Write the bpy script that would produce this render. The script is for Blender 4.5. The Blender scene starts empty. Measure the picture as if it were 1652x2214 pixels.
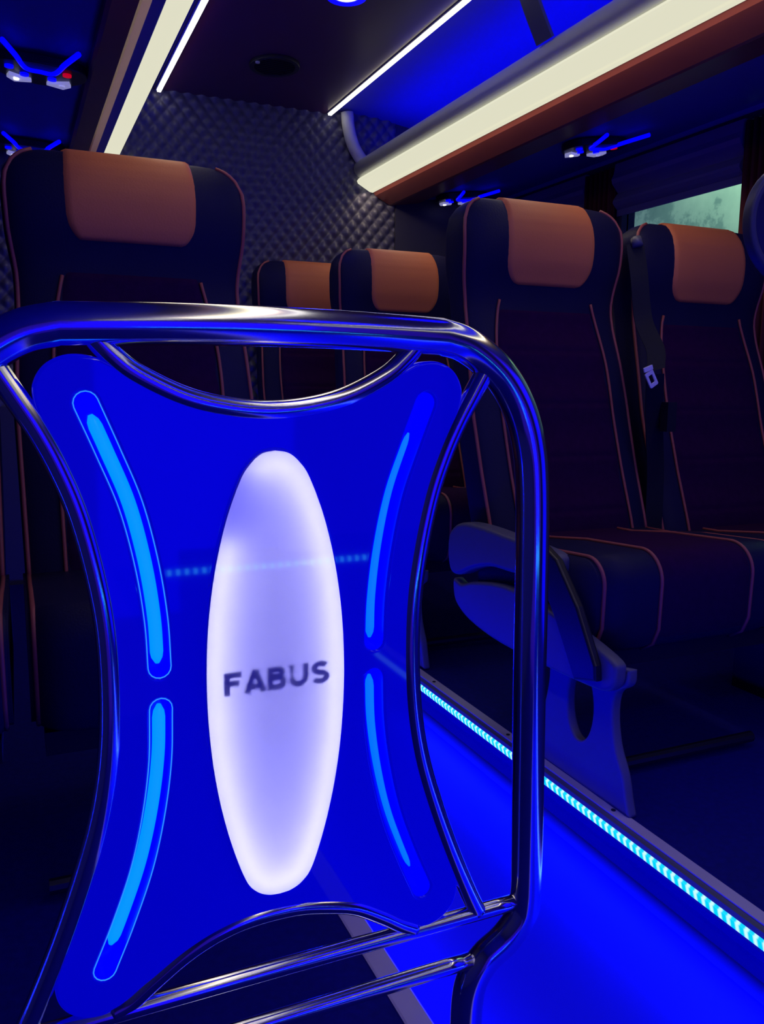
import bpy, bmesh, math, random
from mathutils import Vector, Matrix
random.seed(4)
S = bpy.context.scene
C = S.collection
OZ = 0.86          # the aisle floor is z = 0; coordinates below are written from the camera's eye height

# ------------------------------------------------------------------ camera
cd = bpy.data.cameras.new('camera'); cam = bpy.data.objects.new('camera', cd); C.objects.link(cam)
cd.sensor_fit = 'HORIZONTAL'; cd.sensor_width = 36.0; cd.lens = 39.4; cd.clip_start = 0.02
# columns of this matrix are the camera axes in the room
R_ = ((0.91609588, 0.05318664, -0.39741606), (-0.40085923, 0.14362871, -0.90481085), (0.00895651, 0.98820138, 0.15289803))
cam.matrix_world = Matrix([list(R_[i]) + [(0, 0, OZ)[i]] for i in range(3)] + [[0, 0, 0, 1]])
S.camera = cam

# ------------------------------------------------------------------ world, exposure, large lights
S.view_settings.view_transform = 'Standard'; S.view_settings.look = 'None'
S.view_settings.gamma = 1; S.view_settings.use_curve_mapping = False; S.view_settings.exposure = 0
w = bpy.data.worlds.new('world'); S.world = w; w.use_nodes = True
w.node_tree.nodes['Background'].inputs[0].default_value = (0.05, 0.015, 1, 1)
w.node_tree.nodes['Background'].inputs[1].default_value = 0.30

def area(name, loc, aim, sx, sy, col, power, spread=180):
    l = bpy.data.lights.new(name, 'AREA'); l.shape = 'RECTANGLE'; l.size = sx; l.size_y = sy; l.color = col; l.energy = power
    l.spread = math.radians(spread)
    o = bpy.data.objects.new(name, l); C.objects.link(o)
    a = Vector(aim).normalized(); y = Vector((0, 1, 0))
    if abs(a.dot(y)) > .9: y = Vector((1, 0, 0))
    z = -a; x = y.cross(z).normalized(); yy = z.cross(x)
    M = Matrix((x, yy, z)).transposed().to_4x4(); M.translation = Vector(loc); o.matrix_world = M
    return o
BLUE = (0.0, 0.0, 1.0)
area('floor_light_right', (0.925, 1.45, -0.79), (-1, 0, -0.35), 0.01, 3.9, BLUE, 18)
area('floor_light_left', (0.452, 1.45, -0.79), (1, 0, -0.35), 0.01, 3.9, BLUE, 12)
area('bin_light_right', (1.50, 1.3, 0.90), (0.35, 0, 1), 0.05, 4.0, BLUE, 6.5)
area('bin_light_left', (0.26, 1.3, 0.90), (-0.1, 0, 1), 0.05, 4.0, BLUE, 6.0)
area('front_blue_fill', (0.6, -1.6, -0.25), (0, 1, -0.10), 1.2, 0.7, BLUE, 9.0)  # unseen blue fill added behind the camera for the dark areas
area('right_front_fill', (1.95, -0.35, -0.10), (-1, 0.1, 0), 1.3, 1.1, BLUE, 4.5)  # added unseen blue area, gives the upright its blue mirrored band
for yy, pw in ((-0.7, 4.0), (0.85, 2.0), (2.385, 0.8)): area('downlight_fill', (0.92, yy, 1.06), (0, 0, -1), 0.14, 0.14, BLUE, pw)  # the last belongs to the round downlight, the other two are added blue fill
WARM = (1.0, 0.80, 0.52)
area('rack_light_right', (1.395, 1.4, 0.79), (0.28, 0, -1), 0.05, 4.0, WARM, 2.9)
area('rack_light_left', (0.40, 1.4, 0.79), (-0.28, 0, -1), 0.05, 4.0, WARM, 1.7)
area('street_light', (4.2, 2.3, 1.9), (1, 0.0, -0.6), 0.6, 1.6, (0.78, 1.0, 0.74), 95)

# ------------------------------------------------------------------ materials
def mat(name, col, rough=.5, metal=0, spec=.5, coat=0, bump=None, emis=None, es=0, noise=None, sheen=0):
    m = bpy.data.materials.new(name); m.use_nodes = True; nt = m.node_tree; b = nt.nodes['Principled BSDF']
    b.inputs['Base Color'].default_value = (*col, 1); b.inputs['Roughness'].default_value = rough
    b.inputs['Metallic'].default_value = metal; b.inputs['Specular IOR Level'].default_value = spec
    b.inputs['Coat Weight'].default_value = coat; b.inputs['Coat Roughness'].default_value = .05
    if sheen: b.inputs['Sheen Weight'].default_value = sheen
    if emis: b.inputs['Emission Color'].default_value = (*emis, 1); b.inputs['Emission Strength'].default_value = es
    tc = nt.nodes.new('ShaderNodeTexCoord')
    if noise:
        n = nt.nodes.new('ShaderNodeTexNoise'); n.inputs['Scale'].default_value = noise[0]; n.inputs['Detail'].default_value = 4
        nt.links.new(tc.outputs['Object'], n.inputs['Vector'])
        r = nt.nodes.new('ShaderNodeMix'); r.data_type = 'RGBA'
        r.inputs[6].default_value = (*[c * (1 - noise[1]) for c in col], 1); r.inputs[7].default_value = (*[min(1, c * (1 + noise[1])) for c in col], 1)
        nt.links.new(n.outputs['Fac'], r.inputs[0]); nt.links.new(r.outputs[2], b.inputs['Base Color'])
    if bump:
        n = nt.nodes.new('ShaderNodeTexNoise'); n.inputs['Scale'].default_value = bump[0]; n.inputs['Detail'].default_value = 3
        nt.links.new(tc.outputs['Object'], n.inputs['Vector'])
        k = nt.nodes.new('ShaderNodeBump'); k.inputs['Strength'].default_value = bump[1]; k.inputs['Distance'].default_value = .002
        nt.links.new(n.outputs['Fac'], k.inputs['Height']); nt.links.new(k.outputs['Normal'], b.inputs['Normal'])
    return m
def glow(name, col, st, base=(.8, .8, .8)):
    return mat(name, base, .3, emis=col, es=st)
M = {
 'chrome': mat('chrome', (.82, .82, .85), .13, 1, noise=(30, .04)),
 'acrylic': mat('blue_acrylic', (.01, .01, .30), .035, spec=.5, emis=(0, 0, 1), es=.40),
 'slot': mat('slot_blue', (.0, .0, .5), .2, emis=(0, 0, 1), es=1.0),
 'neon': mat('neon_core', (.1, .2, .5), .25, emis=(0.0, .30, 1), es=1.0),
 'neon_dim': mat('neon_core_dim', (.1, .2, .5), .25, emis=(0.0, .17, 1), es=1.0),
 'rim': mat('slot_rim', (.1, .2, .5), .3, emis=(.03, .32, 1), es=.9),
 'housing': mat('lozenge_housing', (.62, .60, .95), .6),
 'letter': mat('lettering_dark', (.10, .07, .25), .6),
 'signled': mat('sign_led', (1, 1, 1), .5, emis=(.97, 1.0, .90), es=9.5),
 'leather': mat('black_leather', (.013, .012, .052), .5, spec=.13, bump=(260, .25), noise=(9, .15)),
 'orange': mat('orange_leather', (.80, .235, .075), .5, spec=.25, bump=(260, .2), noise=(6, .06)),
 'piping': mat('orange_piping', (.42, .10, .08), .5),
 'maroon': mat('maroon_fabric', (.030, .003, .045), .9, spec=.08, bump=(500, .4), noise=(60, .25)),
 'plastic': mat('grey_plastic', (.13, .13, .17), .4, noise=(12, .08)),
 'blackp': mat('black_plastic', (.015, .015, .02), .35, noise=(12, .1)),
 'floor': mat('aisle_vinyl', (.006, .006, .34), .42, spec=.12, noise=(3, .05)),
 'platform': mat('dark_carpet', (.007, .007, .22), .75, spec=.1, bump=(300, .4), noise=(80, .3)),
 'alu': mat('edge_metal', (.62, .54, .78), .5, .1, noise=(20, .06)),
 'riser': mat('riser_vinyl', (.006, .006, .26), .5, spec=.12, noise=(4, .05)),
 'ledcyan': None, 'ledwhite': glow('led_white', (1, .96, .78), 3.4),
 'band': glow('rack_band', (1, .985, .74), .74, (.1, .1, .05)),
 'rail': mat('grey_rail', (.72, .72, .70), .32, noise=(8, .04)),
 'wood': mat('dark_wood', (.30, .075, .06), .38, noise=(7, .2)),
 'woodlight': mat('pale_wood_strip', (.80, .46, .32), .45, noise=(7, .1)),
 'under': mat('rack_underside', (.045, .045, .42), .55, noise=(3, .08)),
 'ceil': mat('maroon_ceiling', (.085, .012, .09), .30, noise=(2, .1)),
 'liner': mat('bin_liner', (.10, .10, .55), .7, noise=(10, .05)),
 'quilt': mat('quilted_leather', (.12, .115, .18), .42, bump=(240, .2), noise=(7, .1)),
 'wall': mat('side_wall', (.055, .052, .09), .6, noise=(3, .1)),
 'cassette': mat('blind_cassette', (.20, .18, .36), .4, noise=(3, .05)),
 'curtain': mat('maroon_curtain', (.20, .035, .022), .8, noise=(12, .15)),
 'bluelight': mat('blue_lamp', (.0, .0, .5), .3, emis=(0, 0, 1), es=1.3),
 'lens': mat('clear_lens', (.75, .75, .95), .15, emis=(.55, .55, 1), es=.35),
 'spot': mat('lamp_spot', (1, 1, 1), .3, emis=(1, 1, 1), es=2.0),
 'red': mat('red_button', (.6, .0, .0), .3, emis=(1, .0, .03), es=.45),
 'belt': mat('belt_webbing', (.014, .015, .03), .8, spec=.2, bump=(400, .3), noise=(30, .1)),
 'silver': mat('silver_tongue', (.86, .86, .95), .3, .0, coat=.4, noise=(20, .03)),
 'mirrorrim': mat('mirror_rim', (.075, .075, .085), .4, noise=(12, .1)),
 'outside': None,
}
# blue LED tape: evenly spaced bright dots on a cyan ground
def dots(name, axis, pitch, lo, hi):
    m = bpy.data.materials.new(name); m.use_nodes = True; nt = m.node_tree; b = nt.nodes['Principled BSDF']
    tc = nt.nodes.new('ShaderNodeTexCoord'); sp = nt.nodes.new('ShaderNodeSeparateXYZ'); nt.links.new(tc.outputs['Object'], sp.inputs[0])
    mu = nt.nodes.new('ShaderNodeMath'); mu.operation = 'MULTIPLY'; mu.inputs[1].default_value = 2 * math.pi / pitch
    nt.links.new(sp.outputs[axis], mu.inputs[0])
    sn = nt.nodes.new('ShaderNodeMath'); sn.operation = 'SINE'; nt.links.new(mu.outputs[0], sn.inputs[0])
    ma = nt.nodes.new('ShaderNodeMapRange'); ma.inputs[1].default_value = -.3; ma.inputs[2].default_value = .9
    nt.links.new(sn.outputs[0], ma.inputs[0])
    mx = nt.nodes.new('ShaderNodeMix'); mx.data_type = 'RGBA'; mx.inputs[6].default_value = (*lo, 1); mx.inputs[7].default_value = (*hi, 1)
    nt.links.new(ma.outputs[0], mx.inputs[0]); nt.links.new(mx.outputs[2], b.inputs['Emission Color']); b.inputs['Emission Strength'].default_value = 1
    b.inputs['Base Color'].default_value = (.1, .2, .5, 1)
    return m
M['ledcyan'] = dots('led_tape', 1, .0167, (0.0, .68, 1.0), (.60, 1.0, .95))
M['ledstep'] = dots('step_led_tape', 0, .023, (0.0, .4, 2.8), (.3, 3.6, 5.0))
# frosted diffuser: shows the light that falls on its back
def frosted():
    m = bpy.data.materials.new('frosted_diffuser'); m.use_nodes = True; nt = m.node_tree; nt.nodes.clear()
    o = nt.nodes.new('ShaderNodeOutputMaterial'); t = nt.nodes.new('ShaderNodeBsdfTranslucent'); t.inputs[0].default_value = (.9, .88, .98, 1)
    d = nt.nodes.new('ShaderNodeBsdfDiffuse'); d.inputs[0].default_value = (.8, .78, .92, 1)
    g = nt.nodes.new('ShaderNodeBsdfGlossy'); g.inputs[1].default_value = .03
    a = nt.nodes.new('ShaderNodeMixShader'); a.inputs[0].default_value = .22
    nt.links.new(t.outputs[0], a.inputs[1]); nt.links.new(d.outputs[0], a.inputs[2])
    b = nt.nodes.new('ShaderNodeMixShader'); b.inputs[0].default_value = .07
    nt.links.new(a.outputs[0], b.inputs[1]); nt.links.new(g.outputs[0], b.inputs[2]); nt.links.new(b.outputs[0], o.inputs[0])
    return m
M['frost'] = frosted()
def outside():
    m = mat('torn_plaster', (.30, .42, .34), .9); nt = m.node_tree; b = nt.nodes['Principled BSDF']
    tc = nt.nodes.new('ShaderNodeTexCoord'); n = nt.nodes.new('ShaderNodeTexNoise'); n.inputs['Scale'].default_value = 2.6; n.inputs['Detail'].default_value = 7
    v = nt.nodes.new('ShaderNodeTexVoronoi'); v.inputs['Scale'].default_value = 3.2; n.inputs['Scale'].default_value = 1.1; n.inputs['Roughness'].default_value = .62
    nt.links.new(tc.outputs['Object'], n.inputs['Vector']); nt.links.new(n.outputs['Color'], v.inputs['Vector'])
    r = nt.nodes.new('ShaderNodeValToRGB'); e = r.color_ramp.elements
    e[0].position = .30; e[0].color = (.10, .18, .16, 1); e[1].position = .66; e[1].color = (.42, .55, .42, 1)
    k = r.color_ramp.elements.new(.475); k.color = (.17, .27, .23, 1); k = r.color_ramp.elements.new(.50); k.color = (.30, .42, .33, 1)
    nt.links.new(n.outputs['Fac'], r.inputs[0]); nt.links.new(r.outputs[0], b.inputs['Base Color'])
    return m
M['outside'] = outside()
g = bpy.data.materials.new('window_glass'); g.use_nodes = True; gb = g.node_tree.nodes['Principled BSDF']
gb.inputs['Transmission Weight'].default_value = 1; gb.inputs['Roughness'].default_value = 0; gb.inputs['IOR'].default_value = 1.01
gb.inputs['Base Color'].default_value = (.8, .95, .9, 1); M['glass'] = g

# ------------------------------------------------------------------ mesh helpers
ORG = {}
def tag(o, label=None, cat=None, group=None, kind=None):
    if label: o['label'] = label
    if cat: o['category'] = cat
    if group: o['group'] = group
    if kind: o['kind'] = kind
    return o
def root(name, loc, label, cat, group=None, kind=None):
    o = bpy.data.objects.new(name, None); C.objects.link(o); o.location = loc; o.empty_display_size = .05
    ORG[o] = Vector(loc); return tag(o, label, cat, group, kind)
def mk(name, verts, faces, m, parent=None, smooth=True, recalc=True):
    org = ORG.get(parent, Vector((0, 0, 0)))
    me = bpy.data.meshes.new(name); me.from_pydata([tuple(Vector(v) - org) for v in verts], [], faces)
    if recalc:
        bm = bmesh.new(); bm.from_mesh(me); bmesh.ops.recalc_face_normals(bm, faces=bm.faces); bm.to_mesh(me); bm.free()
    me.materials.append(m)
    me.polygons.foreach_set('use_smooth', [smooth] * len(me.polygons))
    o = bpy.data.objects.new(name, me); C.objects.link(o)
    if parent: o.parent = parent; ORG[o] = org
    return o
class G:
    def __init__(s): s.v = []; s.f = []
    def add(s, v, f):
        n = len(s.v); s.v += [tuple(p) for p in v]; s.f += [tuple(i + n for i in q) for q in f]; return s
    def box(s, a, b):
        (x0, y0, z0), (x1, y1, z1) = a, b
        return s.add([(x0, y0, z0), (x1, y0, z0), (x1, y1, z0), (x0, y1, z0), (x0, y0, z1), (x1, y0, z1), (x1, y1, z1), (x0, y1, z1)],
                     [(0, 3, 2, 1), (4, 5, 6, 7), (0, 1, 5, 4), (1, 2, 6, 5), (2, 3, 7, 6), (3, 0, 4, 7)])
    def tube(s, pts, r, n=12, cap=True, closed=False, flat=1.0):
        P = [Vector(p) for p in pts]; R = r if isinstance(r, (list, tuple)) else [r] * len(P)
        ring0 = len(s.v); N = len(P); up = None; f = []
        v = []
        for i in range(N):
            t = ((P[(i + 1) % N] - P[i - 1]) if closed else (P[min(i + 1, N - 1)] - P[max(i - 1, 0)])).normalized()
            if up is None:
                up = Vector((0, 1, 0)) if abs(t.y) < .8 else Vector((0, 0, 1))
            up = (up - t * up.dot(t)).normalized(); b = t.cross(up)
            for k in range(n):
                a = 2 * math.pi * k / n; v.append(P[i] + (up * math.cos(a) * flat + b * math.sin(a)) * R[i])
        for i in range(N if closed else N - 1):
            for k in range(n):
                j = (i + 1) % N; f.append((i * n + k, i * n + (k + 1) % n, j * n + (k + 1) % n, j * n + k))
        if cap and not closed: f += [tuple(range(n - 1, -1, -1)), tuple((N - 1) * n + k for k in range(n))]
        return s.add(v, f)
    def prism(s, prof, y0, y1):              # profile in (x, z) pushed along y
        n = len(prof); v = [(x, y0, z) for x, z in prof] + [(x, y1, z) for x, z in prof]
        return s.add(v, [tuple(range(n)), tuple(range(2 * n - 1, n - 1, -1))] + [(i, (i + 1) % n, n + (i + 1) % n, n + i) for i in range(n)])
    def mk(s, name, m, parent=None, smooth=False): return mk(name, s.v, s.f, m, parent, smooth)
def spline(pts, k=8, closed=False):
    P = [Vector(p) for p in pts]; N = len(P); out = []
    for i in range(N if closed else N - 1):
        a, b = P[i], P[(i + 1) % N]
        p0 = P[i - 1] if (i or closed) else a * 2 - b
        p3 = P[(i + 2) % N] if (i + 2 < N or closed) else b * 2 - a
        for j in range(k):
            t = j / k
            out.append(.5 * ((2 * a) + (b - p0) * t + (2 * p0 - 5 * a + 4 * b - p3) * t * t + (3 * a - p0 - 3 * b + p3) * t ** 3))
    if not closed: out.append(P[-1])
    return out
def plate(name, loops, a0, a1, m, parent=None, bevel=0., plane='XZ', smooth=False):
    """flat plate with holes: loops of 2D points; thickness from a0 to a1 along the third axis"""
    cu = bpy.data.curves.new('tmp', 'CURVE'); cu.dimensions = '2D'; cu.fill_mode = 'BOTH'
    h = abs(a1 - a0) / 2; cu.extrude = h - bevel; cu.bevel_depth = bevel; cu.bevel_resolution = 3; cu.offset = -bevel
    for L in loops:
        sp = cu.splines.new('POLY'); sp.points.add(len(L) - 1); sp.use_cyclic_u = True
        for p, q in zip(sp.points, L): p.co = (q[0], q[1], 0, 1)
    o = bpy.data.objects.new('tmp', cu); C.objects.link(o); bpy.context.view_layer.update()
    dg = bpy.context.evaluated_depsgraph_get(); me = bpy.data.meshes.new_from_object(o.evaluated_get(dg))
    bpy.data.objects.remove(o); c = (a0 + a1) / 2
    V = []
    for v in me.vertices:
        x, y, z = v.co
        V.append({'XZ': (x, c + z, y), 'YZ': (c + z, x, y), 'XY': (x, y, c + z)}[plane])
    F = [tuple(p.vertices) for p in me.polygons]
    ob = mk(name, V, F, m, parent, smooth)
    bm = bmesh.new(); bm.from_mesh(ob.data); bmesh.ops.remove_doubles(bm, verts=bm.verts, dist=1e-6); bmesh.ops.recalc_face_normals(bm, faces=bm.faces)
    bm.to_mesh(ob.data); bm.free()
    ax = {'XZ': 1, 'YZ': 0, 'XY': 2}[plane]          # the flat faces stay truly flat, only the rounded edge is smooth
    for p in ob.data.polygons:
        if abs(p.normal[ax]) > .995: p.use_smooth = False
    return ob
def ribbon2d(pts, w, k=8):                    # capsule outline around a 2D centreline
    P = spline([(x, y, 0) for x, y in pts], k); L = []; Rr = []; N = len(P); r = w / 2
    for i in range(N):
        t = (P[min(i + 1, N - 1)] - P[max(i - 1, 0)]).normalized(); n = Vector((-t.y, t.x, 0))
        L.append(P[i] + n * r); Rr.append(P[i] - n * r)
    def capn(c, a, b, m=8):
        a0 = math.atan2(a.y - c.y, a.x - c.x); return [c + Vector((math.cos(a0 - math.pi * j / m), math.sin(a0 - math.pi * j / m), 0)) * r for j in range(1, m)]
    out = L + capn(P[-1], L[-1], Rr[-1]) + Rr[::-1] + capn(P[0], Rr[0], L[0])
    return [(p.x, p.y) for p in out]
def interp(tab, z):
    if z <= tab[0][0]: return tab[0][1]
    for (a, b), (c, d) in zip(tab, tab[1:]):
        if z <= c:
            t = (z - a) / (c - a); t = t * t * (3 - 2 * t) if False else t
            return b + (d - b) * t
    return tab[-1][1]

# ================================================================== THE SETTING
Y0, Y1 = -2.6, 3.42
def struct(g_, name, m, smooth=False): return tag(g_.mk(name, m, None, smooth), kind='structure')
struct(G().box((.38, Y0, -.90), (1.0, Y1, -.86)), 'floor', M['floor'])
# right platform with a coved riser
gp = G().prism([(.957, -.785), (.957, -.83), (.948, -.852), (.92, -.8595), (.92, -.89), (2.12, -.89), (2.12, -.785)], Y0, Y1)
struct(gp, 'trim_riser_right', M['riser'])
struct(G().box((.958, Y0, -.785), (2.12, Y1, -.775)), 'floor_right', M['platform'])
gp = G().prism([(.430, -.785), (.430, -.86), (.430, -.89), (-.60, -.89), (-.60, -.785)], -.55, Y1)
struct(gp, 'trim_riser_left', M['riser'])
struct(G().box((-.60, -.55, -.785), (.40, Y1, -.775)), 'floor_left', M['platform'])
# back wall: quilted relief
def quilt():
    x0, x1, z0, z1, st = -.60, 1.545, -.10, 1.10, .0056
    nx, nz = int((x1 - x0) / st), int((z1 - z0) / st); v = []; f = []
    p, q = .0520, .0310
    for j in range(nz + 1):
        for i in range(nx + 1):
            x = x0 + i * st; z = z0 + j * st
            a = math.pi * (x / p + z / q / 2) ; b = math.pi * (x / p - z / q / 2)
            h = (abs(math.sin(a)) * abs(math.sin(b))) ** .85
            v.append((x, Y1 - .019 * h, z))
    for j in range(nz):
        for i in range(nx):
            a = j * (nx + 1) + i; f.append((a, a + 1, a + nx + 2, a + nx + 1))
    return mk('wall_back', v, f, M['quilt'], None, True, False)
tag(quilt(), kind='structure')
struct(G().box((-.60, Y1 + .001, -.90), (2.14, Y1 + .06, 1.16)), 'wall_rear', M['wall'])
struct(G().box((-.60, Y1 - .012, -.80), (2.12, Y1 + .001, -.10)), 'trim_back_lower', M['wall'])
struct(G().box((1.545, Y1 - .02, -.78), (2.12, Y1 + .001, .79)), 'trim_back_corner', M['wall'])
# side walls
wl = G().box((2.10, Y0, -.90), (2.16, Y1, .05)).box((2.10, Y0, .80), (2.16, Y1, 1.15))
for a, b in ((1.60, 1.98), (2.60, 2.78), (3.30, 3.42), (.1, .3), (-2.6, -1.5)): wl.box((2.10, a, .05), (2.16, b, .80))
struct(wl, 'wall_right', M['wall'])
struct(G().box((-.66, Y0, -.90), (-.60, Y1, 1.15)), 'wall_left', M['wall'])
for n, (a, b) in enumerate(((1.98, 2.60), (2.78, 3.30), (.30, 1.60))):
    struct(G().box((2.125, a, .05), (2.131, b, .80)), f'window_{n+1}', M['glass'])
# ceiling
cg = G().box((.545, Y0, 1.083), (1.262, Y1, 1.15))
struct(cg, 'ceiling', M['ceil'])
# bin roof liners (curved) on both sides
def roofliner(x0, x1, name):
    v = []; f = []; n = 18; ys = [Y0, Y1]
    for y in ys:
        for i in range(n + 1):
            t = i / n; x = x0 + (x1 - x0) * math.sin(t * math.pi / 2); z = 1.10 - .28 * (1 - math.cos(t * math.pi / 2)); v.append((x, y, z))
    for i in range(n): f.append((i, i + 1, n + 2 + i, n + 1 + i))
    v += [(x0, y, 1.15) for y in ys]
    return tag(mk(name, v[:2 * n + 2], f, M['liner'], None, True, False), kind='structure')
roofliner(1.262, 2.10, 'ceiling_right'); roofliner(.545, -.60, 'ceiling_left')
struct(G().box((-.66, Y0, 1.15), (2.16, Y1 + .06, 1.18)), 'ceiling_top', M['wall'])

# window curtains
def curtain(y0, y1, label, grp='gathered curtains on the right wall'):
    v = []; f = []; n = 60
    for z in (-.10, .79):
        for i in range(n + 1):
            t = i / n; v.append((2.075 + .012 * math.sin(t * (y1 - y0) / .028 * 2 * math.pi), y0 + (y1 - y0) * t, z))
    m = n + 1
    v += [(x + .004, y, z) for x, y, z in v]
    for i in range(n): f += [(i, i + 1, m + i + 1, m + i), (2 * m + i, 3 * m + i, 3 * m + i + 1, 2 * m + i + 1), (i, 2 * m + i, 2 * m + i + 1, i + 1), (m + i, m + i + 1, 3 * m + i + 1, 3 * m + i)]
    f += [(0, m, 3 * m, 2 * m), (n, 2 * m + n, 3 * m + n, m + n)]
    return tag(mk('curtain', v, f, M['curtain'], None, True), label, 'curtain', grp)
curtain(1.70, 2.02, 'dark red pleated curtain at the right edge of the lit window')
curtain(2.62, 2.79, 'dark red pleated curtain behind the right aisle seat headrest, left of the lit window')
# blind cassettes over the windows
for a, b, lb in ((2.02, 2.62, 'dark blue roller blind case above the green lit window'), (2.79, 3.40, 'dark blue roller blind case in the far right corner, beyond the second curtain')):
    r = root('window_blind', (2.09, (a + b) / 2, .62), lb, 'window blind', 'roller blinds on the right wall')
    G().prism([(2.098, .617), (2.098, .80), (2.075, .80), (2.070, .765), (2.060, .745), (2.064, .730), (2.092, .700), (2.092, .617)], a, b).mk('cassette', M['cassette'], r)
    G().prism([(2.096, .640), (2.096, .700), (2.085, .694), (2.070, .672), (2.068, .662), (2.078, .650), (2.090, .640)], a + .003, b - .003).mk('blind_rail', M['cassette'], r)
# outside world through the window
o = G().box((4.6, -1.5, -2.2), (4.7, 9.5, 4.5)).mk('torn_plaster_wall', M['outside'])
tag(o, 'mottled green grey wall outside, seen through the right window', 'wall', kind='structure')
bpy.data.objects['street_light'].location = (3.6, 3.6, 2.6)

# ================================================================== CEILING FITTINGS
def ledline(name, x, z, wd, label, slope=0):
    r = root(name, (x, (Y0 + Y1) / 2, z), label, 'strip light', 'thin strip lights along the ceiling')
    G().box((x - wd * 1.6, Y0, z), (x + wd * 1.6, Y1 - .02, z + .010)).mk('channel', M['rail'], r)
    G().box((x - wd, Y0, z - .006), (x + wd, Y1 - .025, z + .001)).mk('diffuser', M['ledwhite'], r)
ledline('ceiling_strip_light', .563, 1.074, .0065, 'thin white strip light left of the maroon ceiling panel')
ledline('ceiling_strip_light', 1.243, 1.078, .0065, 'thin white strip light right of the maroon ceiling panel')
# oval vent
r = root('ceiling_vent', (.89, 2.985, 1.083), 'oval dark air vent near the back of the maroon ceiling', 'vent')
def oval(cx, cy, rx, ry, n=40): return [(cx + rx * math.cos(2 * math.pi * i / n), cy + ry * math.sin(2 * math.pi * i / n)) for i in range(n)]
plate('vent_ring', [oval(.89, 2.985, .086, .095), oval(.89, 2.985, .070, .078)], 1.072, 1.083, M['blackp'], r, .002, 'XY')
gv = G()
for i in range(9):
    y = 2.985 - .066 + i * .0165; hx = .070 * math.sqrt(max(0, 1 - ((y - 2.985) / .078) ** 2))
    gv.box((.89 - hx, y - .002, 1.074), (.89 + hx, y + .002, 1.083))
gv.mk('vent_louvre', M['blackp'], r)
G().tube([(.822, 2.955, 1.073), (.822, 2.955, 1.068)], .008, 12).mk('vent_knob', M['rail'], r)
# round downlight
r = root('ceiling_downlight', (.924, 2.385, 1.083), 'round downlight with blue ring at the top edge, on the maroon ceiling', 'ceiling light')
plate('light_ring', [oval(.924, 2.385, .058, .060), oval(.924, 2.385, .036, .038)], 1.074, 1.083, M['bluelight'], r, .002, 'XY')
plate('lens', [oval(.924, 2.385, .035, .037)], 1.077, 1.083, M['spot'], r, 0, 'XY')

# ================================================================== LUGGAGE RACKS
def rack_right():
    r = root('luggage_rack', (1.7, 1.0, .80), 'open luggage rack on the right with grey rail, cream light band and blue lit interior', 'luggage rack', 'overhead luggage racks')
    y0 = Y0; y1 = Y1 - .018
    G().tube([(1.388, y0, .880), (1.388, y1, .880)], .036, 28).mk('front_rail', M['rail'], r, True)
    G().prism([(1.375, .843), (1.366, .832), (1.370, .822), (1.424, .793), (1.438, .791), (1.440, .798), (1.42, .84)], y0, y1).mk('light_band', M['band'], r)
    G().prism([(1.441, .792), (1.450, .780), (1.515, .748), (1.525, .746), (1.655, .768), (1.672, .778), (1.672, .83), (1.441, .83)], y0, y1).mk('wood_trim', M['wood'], r)
    G().prism([(1.672, .783), (2.10, .836), (2.10, .85), (1.42, .85), (1.42, .832), (1.672, .832)], y0, y1).mk('underside', M['under'], r)
    G().box((1.40, y0, .850), (2.10, y1, .856)).mk('shelf', M['liner'], r)
    # curved divider straps of the rack opening
    for yy, nm in ((2.03, 'divider_strap'),):
        P = spline([(1.262, 1.09, 0), (1.285, 1.03, 0), (1.315, .97, 0), (1.352, .905, 0)], 6)
        g_ = G(); n = len(P); v = []
        for p in P: v += [(p.x, yy - .035, p.y), (p.x, yy + .035, p.y), (p.x + .008, yy + .035, p.y + .004), (p.x + .008, yy - .035, p.y + .004)]
        f = []
        for i in range(n - 1):
            for k in range(4): f.append((4 * i + k, 4 * i + (k + 1) % 4, 4 * i + 4 + (k + 1) % 4, 4 * i + 4 + k))
        f += [(0, 1, 2, 3), (4 * n - 4, 4 * n - 1, 4 * n - 2, 4 * n - 3)]
        mk(nm, v, f, M['plastic'], r, False)
    # arch trim where the rack meets the back wall
    P = spline([(1.315, 3.385, 1.09), (1.322, 3.385, 1.03), (1.345, 3.385, .96), (1.392, 3.385, .895)], 8)
    G().tube(P, .026, 14).mk('end_trim', M['rail'], r, True)
    return r
rack_right()
def rack_left():
    r = root('luggage_rack', (-.1, 1.0, .80), 'luggage rack on the left seen from below with cream light band and pale wood strip', 'luggage rack', 'overhead luggage racks')
    y0 = Y0; y1 = Y1 - .018
    G().tube([(.392, y0, .880), (.392, y1, .880)], .036, 28).mk('front_rail', M['rail'], r, True)
    G().prism([(.408, .840), (.412, .828), (.400, .806), (.395, .800), (.345, .800), (.345, .84)], y0, y1).mk('light_band', M['band'], r)
    G().prism([(.345, .801), (.316, .801), (.316, .84), (.345, .84)], y0, y1).mk('dark_channel', M['under'], r)
    G().prism([(.316, .796), (.291, .781), (.291, .84), (.316, .84)], y0, y1).mk('wood_strip', M['woodlight'], r)
    G().prism([(.291, .781), (.284, .776), (.230, .770), (.222, .778), (.222, .84), (.291, .84)], y0, y1).mk('wood_trim', M['wood'], r)
    G().prism([(.222, .803), (-.60, .83), (-.60, .85), (.38, .85), (.38, .84), (.222, .84)], y0, y1).mk('underside', M['under'], r)
    G().box((-.60, y0, .850), (.38, y1, .856)).mk('shelf', M['liner'], r)
    return r
rack_left()

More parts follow.
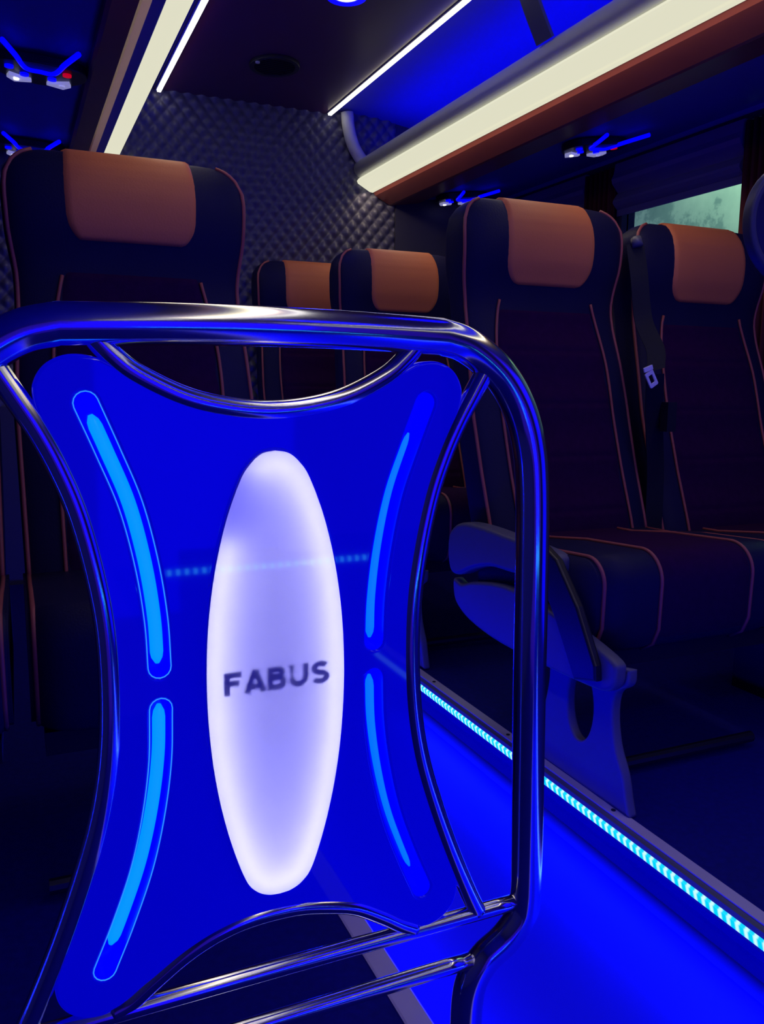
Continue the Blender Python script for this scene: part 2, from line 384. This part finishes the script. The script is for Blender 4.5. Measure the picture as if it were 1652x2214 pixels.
# overhead service units
def service_unit():
    r = root('service_unit', (0, 0, 0), 'x', 'reading light', 'overhead reading light units')
    body = spline([(-.10, -.03, 0), (-.11, .04, 0), (-.06, .10, 0), (0, .115, 0), (.06, .10, 0), (.11, .04, 0), (.10, -.03, 0), (.03, -.05, 0), (-.03, -.05, 0)], 5, True)
    plate('body', [[(p.x, p.y) for p in body]], -.010, .012, M['blackp'], r, .003, 'XY')
    G().tube(spline([(-.086, -.158, -.008), (-.058, -.080, -.010), (-.034, -.008, -.012), (.0, .001, -.012), (.034, -.002, -.012), (.056, -.075, -.010), (.082, -.156, -.008)], 6), .0065, 8).mk('light_line', M['bluelight'], r, True)
    for sx in (-1, 1):
        pts = [(sx * .072, .045), (sx * .078, .072), (sx * .060, .098), (sx * .034, .088), (sx * .018, .082), (sx * .020, .068), (sx * .042, .062)]
        if sx < 0: pts = pts[::-1]
        ln = plate('lens', [pts], -.018, -.008, M['lens'], r, .002, 'XY')
        G().tube([(sx * .055, .068, -.017), (sx * .055, .068, -.021)], .007, 10).mk('lamp_bulb', M['spot' if sx < 0 else 'lens'], ln)
    for x, y in ((-.072, .002), (-.036, .044), (.030, .046)):
        b = G().tube([(x, y, -.009), (x, y, -.015)], .011, 14).mk('button', M['bluelight'], r)
        if x == -.072: b['label'] = 'blue lit push button'
    b = G().tube([(.064, -.004, -.009), (.064, -.004, -.015)], .011, 14).mk('button', M['red'], r); b['label'] = 'red lit call button'
    return r
def copy_tree(o, parent=None):
    c = o.copy(); C.objects.link(c); c.parent = parent
    for ch in list(o.children): copy_tree(ch, c)
    return c
su = service_unit()
placed = []
for i, (x, y, z, ry, lb) in enumerate((
    (.108, 2.425, .784, 2.1, 'reading light unit with blue lines and red button under the left rack, top left corner'),
    (.104, 3.250, .786, 2.1, 'reading light unit half hidden behind the top of the left headrest'),
    (1.815, 2.390, .783, -7.0, 'reading light unit above the right window, blue lines and red button beside the curtain'),
    (1.800, 3.270, .783, -7.0, 'reading light unit just above the left corner of the right aisle headrest'))):
    o = su if i == 0 else copy_tree(su)
    placed.append((o, (x, y, z), ry, lb))
for o, p, ry, lb in placed:
    o.location = p; o.rotation_euler = (0, math.radians(ry), 0); o['label'] = lb

# ================================================================== FLOOR FITTINGS
r = root('aisle_strip_light', (.95, 1.4, -.785), 'blue LED strip with cyan dots along the right side of the aisle', 'strip light')
G().prism([(.957, -.7745), (.945, -.7745), (.940, -.785), (.944, -.806), (.957, -.806)], Y0, Y1 - .02).mk('profile', M['plastic'], r)
G().prism([(.9445, -.7775), (.9395, -.7845), (.9375, -.7845), (.9415, -.7985), (.945, -.7985)], Y0, Y1 - .021).mk('led_tape', M['ledcyan'], r)
r = root('edge_plate', (.985, 1.4, -.775), 'grey purple metal edge plate on the step right of the aisle', 'edge trim', 'metal edge plates along the aisle')
G().box((.958, Y0, -.775), (.982, Y1 - .02, -.772)).mk('plate_strip', M['alu'], r)
for k in range(9):
    y = .42 + k * .36
    G().tube([(.970, y, -.773), (.970, y, -.7708)], .0045, 10).mk('screw', M['blackp'], r)
o = G().prism([(.398, -.785), (.398, -.7735), (.401, -.7725), (.429, -.7725), (.4325, -.776), (.4325, -.80), (.430, -.80), (.430, -.785)], -.55, Y1 - .02).mk('edge_plate', M['alu'])
tag(o, 'grey purple metal edge plate on the step left of the aisle, behind the lower bars', 'edge trim', 'metal edge plates along the aisle')
# step riser in front with its own lit strip (mirrored in the glossy panel)
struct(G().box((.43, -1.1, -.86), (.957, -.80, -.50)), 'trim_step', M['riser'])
o = G().box((.34, -.802, -.505), (.957, -.790, -.492)).mk('step_strip_light', M['ledstep'])
tag(o, 'blue dotted LED strip on the step, reflected in the glossy panel', 'strip light')

# ================================================================== SEATS
T_HW = [(-.37, .228), (-.2, .230), (-.05, .232), (.06, .226), (.14, .219), (.20, .219), (.28, .231), (.36, .234), (.39, .229), (.41, .216), (.424, .198), (.432, .176), (.436, .152)]
T_F = [(-.40, -.175), (-.33, -.155), (-.20, -.105), (-.08, -.065), (.05, -.030), (.13, -.002), (.19, .014), (.24, .008), (.29, -.008), (.34, -.010), (.375, -.004), (.40, .008), (.420, .024), (.432, .040), (.436, .060)]
T_B = [(-.40, -.03), (-.2, .030), (0, .085), (.15, .125), (.28, .145), (.36, .140), (.40, .124), (.425, .100), (.434, .080), (.436, .062)]
def smooth_tab(tab, z):
    h = .018
    return (interp(tab, z - h) + interp(tab, z) * 2 + interp(tab, z + h)) / 4 if z < .38 else interp(tab, z)
ZS = [-.40 + i * .02 for i in range(39)] + [.375, .39, .40, .41, .418, .425, .430, .434, .436]
ZS = sorted(set(round(z, 4) for z in ZS if z <= .436))
def kx(s, n=4.2): return (max(0, 1 - abs(s) ** n)) ** (1 / n)
def surf(x, z, e=0, side=-1):
    hw = smooth_tab(T_HW, z); yf = smooth_tab(T_F, z); yb = smooth_tab(T_B, z); ym = (yf + yb) / 2
    s = max(-1, min(1, x / hw)); P = yf if side < 0 else yb
    return Vector((x, ym + (P - ym) * kx(s), z))
def nsurf(x, z, e):
    p = surf(x, z); a = surf(x + .004, z) - surf(x - .004, z); b = surf(x, z + .004) - surf(x, z - .004)
    n = a.cross(b)
    if n.length < 1e-9: n = Vector((0, -1, 0))
    n.normalize()
    if n.y > 0 and n.z < .5: n = -n
    return p + n * e
def backrest_mesh():
    n = 44; v = []; f = []
    for z in ZS:
        hw = smooth_tab(T_HW, z); yf = smooth_tab(T_F, z); yb = smooth_tab(T_B, z); ym = (yf + yb) / 2; d = (yb - yf) / 2
        for k in range(n):
            a = 2 * math.pi * k / n; ca, sa = math.cos(a), math.sin(a); q = 2 / 4.2
            v.append((hw * math.copysign(abs(ca) ** q, ca), ym + d * math.copysign(abs(sa) ** q, sa), z))
    m = len(ZS)
    for j in range(m - 1):
        for k in range(n): f.append((j * n + k, j * n + (k + 1) % n, (j + 1) * n + (k + 1) % n, (j + 1) * n + k))
    f += [tuple(range(n - 1, -1, -1)), tuple((m - 1) * n + k for k in range(n))]
    return v, f
def patch(z0, z1, hwf, e, nu=28, nv=30, relief=None, roll=False):
    """upholstered patch that follows the backrest front; border sinks into it"""
    v = []; f = []
    for j in range(nv + 1):
        t = j / nv; z = z0 + (z1 - z0) * t; h = hwf(z)
        for i in range(nu + 1):
            s = -1 + 2 * i / nu; x = h * s
            ed = min((1 - abs(s)) * h, (z - z0), (1e9 if roll else z1 - z)); k = min(1, ed / .012); k = math.sqrt(max(0, 1 - (1 - k) ** 2))
            ee = -.003 + (e + .003) * k + (relief(x, z) if relief else 0) * k
            v.append(nsurf(x, z, ee))
    for j in range(nv):
        for i in range(nu): a = j * (nu + 1) + i; f.append((a, a + 1, a + nu + 2, a + nu + 1))
    if roll:  # continue over the top of the headrest and down its back
        base = nv * (nu + 1); rows = [(.436, .050), (.438, .062), (.436, .078), (.425, .100), (.40, .124), (.37, .138), (.34, .142)]
        h = hwf(z1)
        for zz, yy in rows:
            for i in range(nu + 1):
                s = -1 + 2 * i / nu; c = (1 - abs(s)) * h; k = min(1, c / .012); k = math.sqrt(max(0, 1 - (1 - k) ** 2))
                up = 1 if zz > .42 else 0
                v.append((h * s, yy + (.004 * k if not up else 0), zz + (.0045 * k - .001 if up else 0)))
        for j in range(nv, nv + len(rows)):
            for i in range(nu): a = j * (nu + 1) + i; f.append((a, a + 1, a + nu + 2, a + nu + 1))
    return v, f
def pad_hw(z):
    c = .055
    h = .120 + .006 * math.sin(max(0, min(1, (z - .235) / .2)) * math.pi)
    if z < .232 + c: t = 1 - (z - .232) / c; h = h - c * .75 * (1 - math.sqrt(max(0, 1 - t * t)))
    return h
def cen_hw(z):
    return .158 - .030 * max(0, min(1, (z + .02) / .23)) ** 2
def pleat(x, z): return -.004 * max(0, 1 - abs(((z + .36) % .125) - .0625) / .008) + .003 * math.cos(((z + .36) % .125 - .0625) / .0625 * math.pi)
def cushion_mesh(hw, y0, y1, z0, z1, rf=.055):
    """long rounded block: rounded front edge, soft sides"""
    prof = []
    for i in range(9):
        a = math.pi / 2 * i / 8; prof.append((y0 + rf - rf * math.cos(a) if False else y0 + rf * (1 - math.sin(a)), z1 - rf * (1 - math.cos(a))))
    prof = prof[::-1] if False else prof            # from top back to front face
    top = [(y1, z1 - .035), (y1 - .15, z1 - .030), (y1 - .28, z1 - .012)] + prof
    bot = [(y0 + .002, z0 + .05), (y0 + .015, z0 + .018), (y0 + .045, z0), (y1, z0)]
    P = top + bot; nx = 26; v = []; f = []; cy = (y0 + y1) / 2; cz = (z0 + z1) / 2; n = len(P)
    for i in range(nx + 1):
        s = -1 + 2 * i / nx; ss = math.copysign(1 - (1 - abs(s)) ** 2.0, s) if abs(s) > .0 else 0
        x = hw * ss; k = kx(ss, 9); k = max(k, .86) if abs(s) >= 1 else max(.86, k)
        for y, z in P: v.append((x, cy + (y - cy) * k, cz + (z - cz) * k))
    for i in range(nx):
        for k in range(n): f.append((i * n + k, i * n + (k + 1) % n, (i + 1) * n + (k + 1) % n, (i + 1) * n + k))
    f += [tuple(range(n)), tuple(nx * n + k for k in range(n - 1, -1, -1))]
    return v, f, P
def make_seat(sign, up=0.):
    """sign -1: aisle on the left of the seat, +1: aisle on the right, 0: no aisle fittings.  y=0 is the front of the headrest"""
    r = root('coach_seat', (0, 0, 0), 'x', 'seat', 'coach seats')
    v, f = backrest_mesh(); bk = mk('backrest', v, f, M['leather'], r)
    v, f = patch(.232 + up, .434, lambda z: pad_hw(z - up * .8), .005, 30, 34, roll=True); mk('headrest_pad', v, f, M['orange'], r)
    v, f = patch(-.36, .178 + up, cen_hw, .004, 28, 90, relief=pleat); mk('centre_panel', v, f, M['maroon'], r)
    for s in (-1, 1):
        zz = [-.36 + i * .02 for i in range(40)]; zz = [z for z in zz if z < .40]
        P = [surf(s * smooth_tab(T_HW, z) * .965, z) + Vector((s * .001, -.001, 0)) for z in zz]
        P += [surf(s * smooth_tab(T_HW, z) * (.965), z) + Vector((0, -.0005, .001)) for z in (.405, .415, .423, .430)]
        a = P[-1]
        G().tube(P, .0042, 8).mk('side_piping', M['piping'], r, True)
        zi = [-.36 + i * .018 for i in range(32)]; zi = [z for z in zi if z < .212 + up]
        P = [nsurf(s * (cen_hw(z) + .001), z, .0035) for z in zi]
        G().tube(P, .0036, 8).mk('inner_piping', M['piping'], r, True)
    # cushion
    y0, y1, z0, z1 = -.565, -.06, -.505, -.312
    v, f, P = cushion_mesh(.232, y0, y1, z0, z1); mk('cushion', v, f, M['leather'], r)
    def cpt(x, idx, e=.0):
        y, z = P[idx]; s = x / .232; k = kx(s, 9); k = max(.86, k); cy = (y0 + y1) / 2; cz = (z0 + z1) / 2
        q = Vector((x, cy + (y - cy) * k, cz + (z - cz) * k)); dd = Vector((0, q.y - cy, (q.z - cz))); 
        nrm = Vector((0, 0, 1)) if idx < 4 else (Vector((0, -1, 0)) if idx > 10 else Vector((0, -math.sin((idx - 3) / 8 * math.pi / 2), math.cos((idx - 3) / 8 * math.pi / 2))))
        return q + nrm * e
    idxs = list(range(0, len(P) - 1)); w = .112; n = 20; v = []; f = []
    idp = idxs[:-1]
    for a, i in enumerate(idp):
        for k in range(n + 1):
            s = -1 + 2 * k / n; e = .006 * math.sqrt(max(0, 1 - abs(s) ** 6)) - .0015
            if i in (idp[-1],): e = -.002
            v.append(cpt(w * s, i, e))
    for a in range(len(idp) - 1):
        for k in range(n): q = a * (n + 1) + k; f.append((q, q + 1, q + n + 2, q + n + 1))
    mk('cushion_panel', v, f, M['maroon'], r)
    for s in (-1, 1):
        G().tube([cpt(s * (w + .002), i, .002) for i in idxs], .0036, 8).mk('cushion_piping', M['piping'], r, True)
        G().tube([cpt(s * .222, i, .001) for i in idxs], .0040, 8).mk('cushion_piping', M['piping'], r, True)
    # seat pan and underframe
    G().box((-.215, -.52, -.535), (.215, -.03, -.50)).mk('seat_pan', M['blackp'], r)
    if sign:
        x = sign * .245
        a, b = sorted((x - .016, x + .016))
        arm = spline([(-.012, -.352, 0), (-.06, -.322, 0), (-.15, -.314, 0), (-.30, -.318, 0), (-.42, -.325, 0), (-.44, -.345, 0), (-.42, -.372, 0), (-.30, -.392, 0), (-.20, -.398, 0), (-.12, -.420, 0), (-.06, -.446, 0), (-.02, -.444, 0), (-.004, -.40, 0)], 5, True)
        ar = plate('armrest', [[(p.x, p.y) for p in arm]], a - .006, b + .006, M['plastic'], r, .010, 'YZ', True)
        sh = spline([(-.022, -.462, 0), (-.06, -.468, 0), (-.12, -.450, 0), (-.25, -.430, 0), (-.40, -.440, 0), (-.595, -.478, 0), (-.622, -.505, 0), (-.60, -.545, 0), (-.50, -.556, 0), (-.38, -.560, 0), (-.26, -.562, 0), (-.18, -.558, 0), (-.10, -.546, 0), (-.05, -.528, 0), (-.026, -.505, 0)], 5, True)
        plate('side_cover', [[(p.x, p.y) for p in sh]], a + .002, b - .002, M['plastic'], r, .008, 'YZ', True)
        c = sorted((x - sign * .036, x - sign * .014))
        leg = spline([(-.385, -.545, 0), (-.385, -.60, 0), (-.37, -.66, 0), (-.34, -.71, 0), (-.335, -.7715, 0)], 6)
        leg += spline([(-.645, -.7715, 0), (-.634, -.740, 0), (-.622, -.700, 0), (-.598, -.655, 0), (-.586, -.60, 0), (-.592, -.555, 0), (-.622, -.530, 0), (-.625, -.500, 0)], 6)
        L = [(p.x, p.y) for p in leg]
        plate('pedestal', [L, [(-.490 + .040 * math.cos(2 * math.pi * i / 32), -.613 + .072 * math.sin(2 * math.pi * i / 32)) for i in range(32)]], c[0], c[1], M['plastic'], r, .006, 'YZ', True)
        q = sorted((x + sign * .012, x + sign * .030))
        st = [(-.325, -.325), (-.385, -.360), (-.450, -.435), (-.505, -.515), (-.525, -.545), (-.588, -.528), (-.585, -.500), (-.525, -.405), (-.455, -.330), (-.385, -.300)]
        plate('side_strut', [st], q[0], q[1], M['blackp'], r, .005, 'YZ')
        G().tube([(x - sign * .035, -.50, -.75), (-x * .9, -.50, -.75)], .012, 10).mk('floor_bar', M['blackp'], r)
    else:
        G().box((-.02, -.50, -.775), (.02, -.20, -.53)).mk('pedestal', M['blackp'], r)
    return r
XA, XW, XL, XLL = 1.206, 1.706, .232, -.255
lab = {
 'A': 'right aisle seat of the front row, with grey side shell and leg',
 'W': 'right window seat of the front row, beside the green lit window',
 'L': 'left seat directly behind the chrome guard frame, its wide orange headrest panel in full view',
 'LL': 'left window seat cut off by the left edge of the picture',
 'A2': 'seat of the second row, orange headrest panel left of the front right aisle seat',
 'A3': 'smallest headrest, seat of the last row in front of the quilted wall'}
sA = make_seat(-1); sL = make_seat(1, .030)
sW = make_seat(0)
A2 = copy_tree(sA); A3 = copy_tree(sA); LL = copy_tree(sW)
for o, p, k in ((sA, (XA, 1.75, 0), 'A'), (sW, (XW, 1.75, -.018), 'W'), (sL, (XL, 1.75, 0), 'L'), (LL, (XLL, 1.75, 0), 'LL'), (A2, (1.218, 2.60, 0), 'A2'), (A3, (1.112, 3.20, .030), 'A3')):
    o.location = p; o['label'] = lab[k]

# seat belt between the two right seats
r = root('seat_belt', (1.46, 1.70, .10), 'dark seat belt with silver tongue hanging between the two right front seats', 'seat belt')
def strap(P, wd, th, side):
    v = []; f = []
    for p in P:
        p = Vector(p); s = Vector(side).normalized() * wd / 2; t = Vector((0, 1, 0)) * th / 2
        v += [p - s - t, p + s - t, p + s + t, p - s + t]
    n = len(P)
    for i in range(n - 1):
        for k in range(4): f.append((4 * i + k, 4 * i + (k + 1) % 4, 4 * i + 4 + (k + 1) % 4, 4 * i + 4 + k))
    f += [(0, 3, 2, 1), (4 * n - 4, 4 * n - 3, 4 * n - 2, 4 * n - 1)]
    return v, f
P = spline([(1.462, 1.755, .355), (1.452, 1.720, .27), (1.448, 1.69, .16), (1.425, 1.615, .085), (1.385, 1.565, .035)], 8)
v, f = strap(P, .046, .002, (1, -.3, .25)); mk('strap', v, f, M['belt'], r, False)
P = spline([(1.380, 1.560, .025), (1.42, 1.60, -.08), (1.452, 1.62, -.22), (1.455, 1.62, -.36)], 8)
v, f = strap(P, .044, .002, (1, -.3, .1)); mk('lap_strap', v, f, M['belt'], r, False)
c = Vector((1.352, 1.540, .022))
def sq(h, w_, cx, cy, a): return [(cx + x * math.cos(a) - y * math.sin(a), cy + x * math.sin(a) + y * math.cos(a)) for x, y in ((-w_, -h), (-w_ * .8, -h * 1.15), (w_ * .8, -h * 1.15), (w_, -h), (w_, h), (w_ * .8, h * 1.12), (-w_ * .8, h * 1.12), (-w_, h))]
tg = plate('tongue', [sq(.0170, .0125, 1.352, .014, .55), sq(.0085, .0058, 1.352, .014, .55)], 1.538, 1.542, M['silver'], r, .001)
plate('tongue_slot', [sq(.0050, .013, 1.340, .037, .35)], 1.537, 1.541, M['silver'], r, .001)
G().tube([(1.462, 1.752, .365), (1.462, 1.742, .345)], .014, 12).mk('belt_guide', M['plastic'], r, True)
G().box((1.425, 1.56, -.11), (1.452, 1.585, -.04)).mk('buckle', M['blackp'], r)

# oval mirror at the right edge
r = root('oval_mirror', (1.02, .85, .215), 'black oval mirror with grey rim cut by the right edge of the picture', 'mirror')
E1 = oval(.985, .215, .098, .083, 48)
plate('mirror_rim', [E1, oval(.985, .215, .086, .071, 48)], .842, .858, M['mirrorrim'], r, .004, 'XZ', True)
plate('mirror_back', [oval(.985, .215, .088, .073, 48)], .848, .862, M['blackp'], r, .002)
G().tube(spline([(1.04, .86, .26), (1.12, .90, .40), (1.30, .90, .62), (1.50, .90, .735)], 8), .008, 10).mk('mirror_arm', M['blackp'], r, True)

# ================================================================== THE GUARD FRAME WITH THE LIT PANEL
CX, FY = .200, .700
r = root('guard_frame', (CX, FY, -.775), 'chrome tube guard frame holding the glowing blue acrylic panel', 'partition frame')
def fr(pts, mirror=False): return [(CX + (-x if mirror else x), FY, z) for x, z in pts]
half = [(.165, .0425), (.190, .036), (.214, .022), (.236, .002), (.254, -.026), (.2655, -.060), (.271, -.10), (.274, -.17), (.277, -.32), (.2815, -.50), (.2815, -.548), (.276, -.572), (.258, -.593), (.232, -.610), (.218, -.630), (.2125, -.655), (.2115, -.70), (.2115, -.775)]
path = spline([(CX + x, FY, z) for x, z in half][::-1], 6)
pathL = [Vector((2 * CX - p.x, p.y, p.z)) for p in path][::-1]
top = [Vector((CX + .165 - .33 * i / 12, FY, .0425 + .0035 * math.sin(math.pi * i / 12))) for i in range(1, 12)]
G().tube(path + top + pathL, .0170, 28).mk('outer_rail', M['chrome'], r, True)
def t_(name, pts, rad, n=18, label=None):
    o = G().tube(spline(pts, 8), rad, n).mk(name, M['chrome'], r, True)
    if label: o['label'] = label
    return o
t_('top_arc', fr([(-.142, .036), (-.127, .020), (-.108, .005), (-.072, -.0125), (-.036, -.0215), (0, -.0245), (.036, -.0215), (.072, -.0125), (.108, .005), (.127, .020), (.142, .036)]), .0092)
side = [(.213, .012), (.199, -.012), (.184, -.038), (.170, -.068), (.157, -.105), (.146, -.155), (.1395, -.205), (.1385, -.262), (.142, -.315), (.151, -.365), (.166, -.415), (.186, -.470), (.207, -.520), (.222, -.552)]
t_('side_arc', fr(side), .0095); t_('side_arc', fr(side, True), .0095)
t_('bottom_arc', fr([(-.148, -.551), (-.131, -.545), (-.111, -.531), (-.082, -.5125), (-.052, -.500), (-.02, -.494), (.02, -.494), (.052, -.500), (.082, -.5095), (.111, -.527), (.131, -.541), (.148, -.551)]), .0088)
t_('cross_bar', fr([(-.279, -.5535), (0, -.5535), (.279, -.5535)]), .0085)
t_('cross_bar', fr([(-.214, -.607), (0, -.607), (.214, -.607)]), .0085)
for s in (-1, 1):
    G().tube([(CX + s * .2115, FY, -.775), (CX + s * .2115, FY, -.768)], .034, 24).mk('floor_flange', M['chrome'], r)
# the panel outline (right half, then mirrored)
ph = [(0, -.026), (.036, -.023), (.072, -.014), (.100, -.001), (.124, .011), (.142, .0185), (.160, .0195), (.175, .013), (.184, .001), (.186, -.014), (.178, -.045), (.166, -.075), (.154, -.110), (.144, -.155), (.138, -.205), (.137, -.262), (.140, -.315), (.149, -.365), (.163, -.412), (.178, -.455), (.190, -.492), (.194, -.512), (.190, -.530), (.178, -.543), (.160, -.549), (.143, -.545), (.125, -.533), (.108, -.524), (.082, -.509), (.052, -.498), (.02, -.4925), (0, -.492)]
rs = spline([(x, z, 0) for x, z in ph], 5)
outl = [(CX + p.x, p.y) for p in rs] + [(CX - p.x, p.y) for p in rs[::-1][1:-1]]
lz = [(0, -.058), (.012, -.0605), (.022, -.069), (.031, -.083), (.044, -.118), (.0545, -.162), (.061, -.210), (.0632, -.262), (.061, -.314), (.055, -.362), (.045, -.408), (.032, -.448), (.022, -.462), (.011, -.468), (0, -.4695)]
ls = spline([(x, z, 0) for x, z in lz], 6)
def loz(sc=0.0):
    out = []
    pts = [(p.x, p.y) for p in ls] + [(-p.x, p.y) for p in ls[::-1][1:-1]]
    n = len(pts)
    for i in range(n):
        a = Vector(pts[i - 1]); b = Vector(pts[(i + 1) % n]); t = (b - a).normalized(); nn = Vector((t.y, -t.x))
        q = Vector(pts[i]) + Vector((-nn.x, -nn.y)) * sc
        out.append((CX + .003 + q.x, q.y))
    return out
slU = [(.148, -.018), (.133, -.056), (.117, -.100), (.106, -.150), (.100, -.198), (.0985, -.239)]
slD = [(.0985, -.276), (.1005, -.322), (.1075, -.370), (.119, -.418), (.136, -.465), (.153, -.505)]
slots = []
for s in (-1, 1):
    for c_ in (slU, slD): slots.append([(CX + s * x, z) for x, z in c_])
pn = plate('panel', [outl, loz(-.0005)] + [ribbon2d(c_, .0185) for c_ in slots], FY - .006, FY + .012, M['acrylic'], r, .003, 'XZ', True)
pn['label'] = 'glowing blue acrylic panel with waisted sides'
for k, c_ in enumerate(slots):
    b_ = plate('slot_light', [ribbon2d(c_, .023)], FY + .012, FY + .015, M['slot'], r)
    cl = [(p.x, p.y) for p in spline([(x, z, 0) for x, z in c_], 8)]
    lo, hi = ((2, 0), (0, 3), (6, 0), (0, 4))[k]; cl = cl[lo:len(cl) - hi]; rr = .0056 if k < 2 else .0044; m_ = len(cl)
    rad = [rr * min(1, .25 + .75 * math.sqrt(min(1, (i_ + .02) / 1.6)), .25 + .75 * math.sqrt(min(1, (m_ - 1 - i_ + .02) / 1.6))) * (1 if k < 2 else (.62 + .38 * (i_ / m_) if k == 2 else 1 - .38 * i_ / m_)) for i_ in range(m_)]
    G().tube([(x, FY + .007, z) for x, z in cl], rad, 12).mk('neon_core', M['neon' if k < 2 else 'neon_dim'], b_, True)
    W_ = ribbon2d(c_, .0181); n_ = len(W_)
    mk('slot_wall', [(x, FY - .0045, z) for x, z in W_] + [(x, FY + .0125, z) for x, z in W_], [(i, (i + 1) % n_, n_ + (i + 1) % n_, n_ + i) for i in range(n_)], M['slot'], b_)
    if k < 2:
        rim = ribbon2d(c_, .0190)
        G().tube([(x, FY - .0055, z) for x, z in rim], .0005, 6, closed=True).mk('slot_rim', M['rim'], b_, True)
# the frosted oval sign
hs = plate('sign_diffuser', [loz(0)], FY - .0105, FY - .0100, M['frost'], r); hs['label'] = 'white frosted oval sign lit from behind'
def wallring(sc, ya, yb, name, m, parent):
    L = loz(sc); n = len(L); v = [(x, ya, z) for x, z in L] + [(x, yb, z) for x, z in L]
    return mk(name, v, [(i, (i + 1) % n, n + (i + 1) % n, n + i) for i in range(n)], m, parent)
wallring(0, FY - .0102, FY + .024, 'housing_wall', M['housing'], hs)
plate('housing_back', [loz(.001)], FY + .024, FY + .027, M['housing'], hs)
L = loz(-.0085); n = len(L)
# the loop of light inside; the gap at the upper left imitates a hand's dark reflection
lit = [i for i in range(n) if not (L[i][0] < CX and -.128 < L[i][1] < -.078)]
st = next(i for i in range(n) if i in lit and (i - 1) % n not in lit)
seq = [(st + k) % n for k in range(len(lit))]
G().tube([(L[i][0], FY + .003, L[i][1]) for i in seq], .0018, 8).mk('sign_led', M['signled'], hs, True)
def lettering():
    H = 1.0; arc = lambda cx, cy, rx, ry, a0, a1, n=10: [(cx + rx * math.cos(math.radians(a0 + (a1 - a0) * i / n)), cy + ry * math.sin(math.radians(a0 + (a1 - a0) * i / n))) for i in range(n + 1)]
    T = .125                               # half the stroke
    glyph = {
     'F': [[(T, 0), (T, 1)], [(0, 1 - T), (.72, 1 - T)], [(0, .52), (.62, .52)]],
     'A': [[(.10, 0), (.46, .99)], [(.82, 0), (.46, .99)], [(.22, .27), (.70, .27)]],
     'B': [[(T, 0), (T, 1)], [(0, 1 - T)] + arc(.48, .745, .17, .14, 90, -90) + [(0, .605 - .08)], [(0, .525)] + arc(.50, .32, .20, .205, 90, -90) + [(0, T)]],
     'U': [[(T, 1), (T, .40)] + arc(.43, .42, .315, .305, 180, 360) + [(.745, 1)]],
     'S': [arc(.40, .72, .27, .17, 25, 180) + arc(.40, .70, .27, .20, 190, 262, 4) + arc(.40, .30, .28, .19, 75, -90) + arc(.40, .28, .29, .17, -100, -160)],
    }
    adv = {'F': .84, 'A': .98, 'B': .94, 'U': 1.0, 'S': .80}
    tot = sum(adv.values()); x0 = 0; V = []; F = []; sc = .0210; sx = .097 / (tot - .02); j = 0
    for ch in 'FABUS':
        for pl in glyph[ch]:
            P = [Vector((x, y)) for x, y in pl]; n = len(P); b0 = len(V); j += 1
            for i in range(n):
                d = ((P[min(i + 1, n - 1)] - P[i]).normalized() + (P[i] - P[max(i - 1, 0)]).normalized()).normalized(); m_ = Vector((-d.y, d.x)) * T
                for q in (P[i] + m_, P[i] - m_):
                    V.append((CX + .003 - .0485 + (x0 + q.x) * sx, FY - .0096 + .00001 * j, -.2712 + q.y * sc))
            F += [(b0 + 2 * i, b0 + 2 * i + 1, b0 + 2 * i + 3, b0 + 2 * i + 2) for i in range(n - 1)]
        x0 += adv[ch]
    return mk('lettering', V, F, M['letter'], hs, False)
lettering()['label'] = 'dark capital letters on the white sign'

# ------------------------------------------------------------------ lift everything so that the aisle floor is z = 0
for o in S.objects:
    if o.parent is None and o != cam: o.location.z += OZ
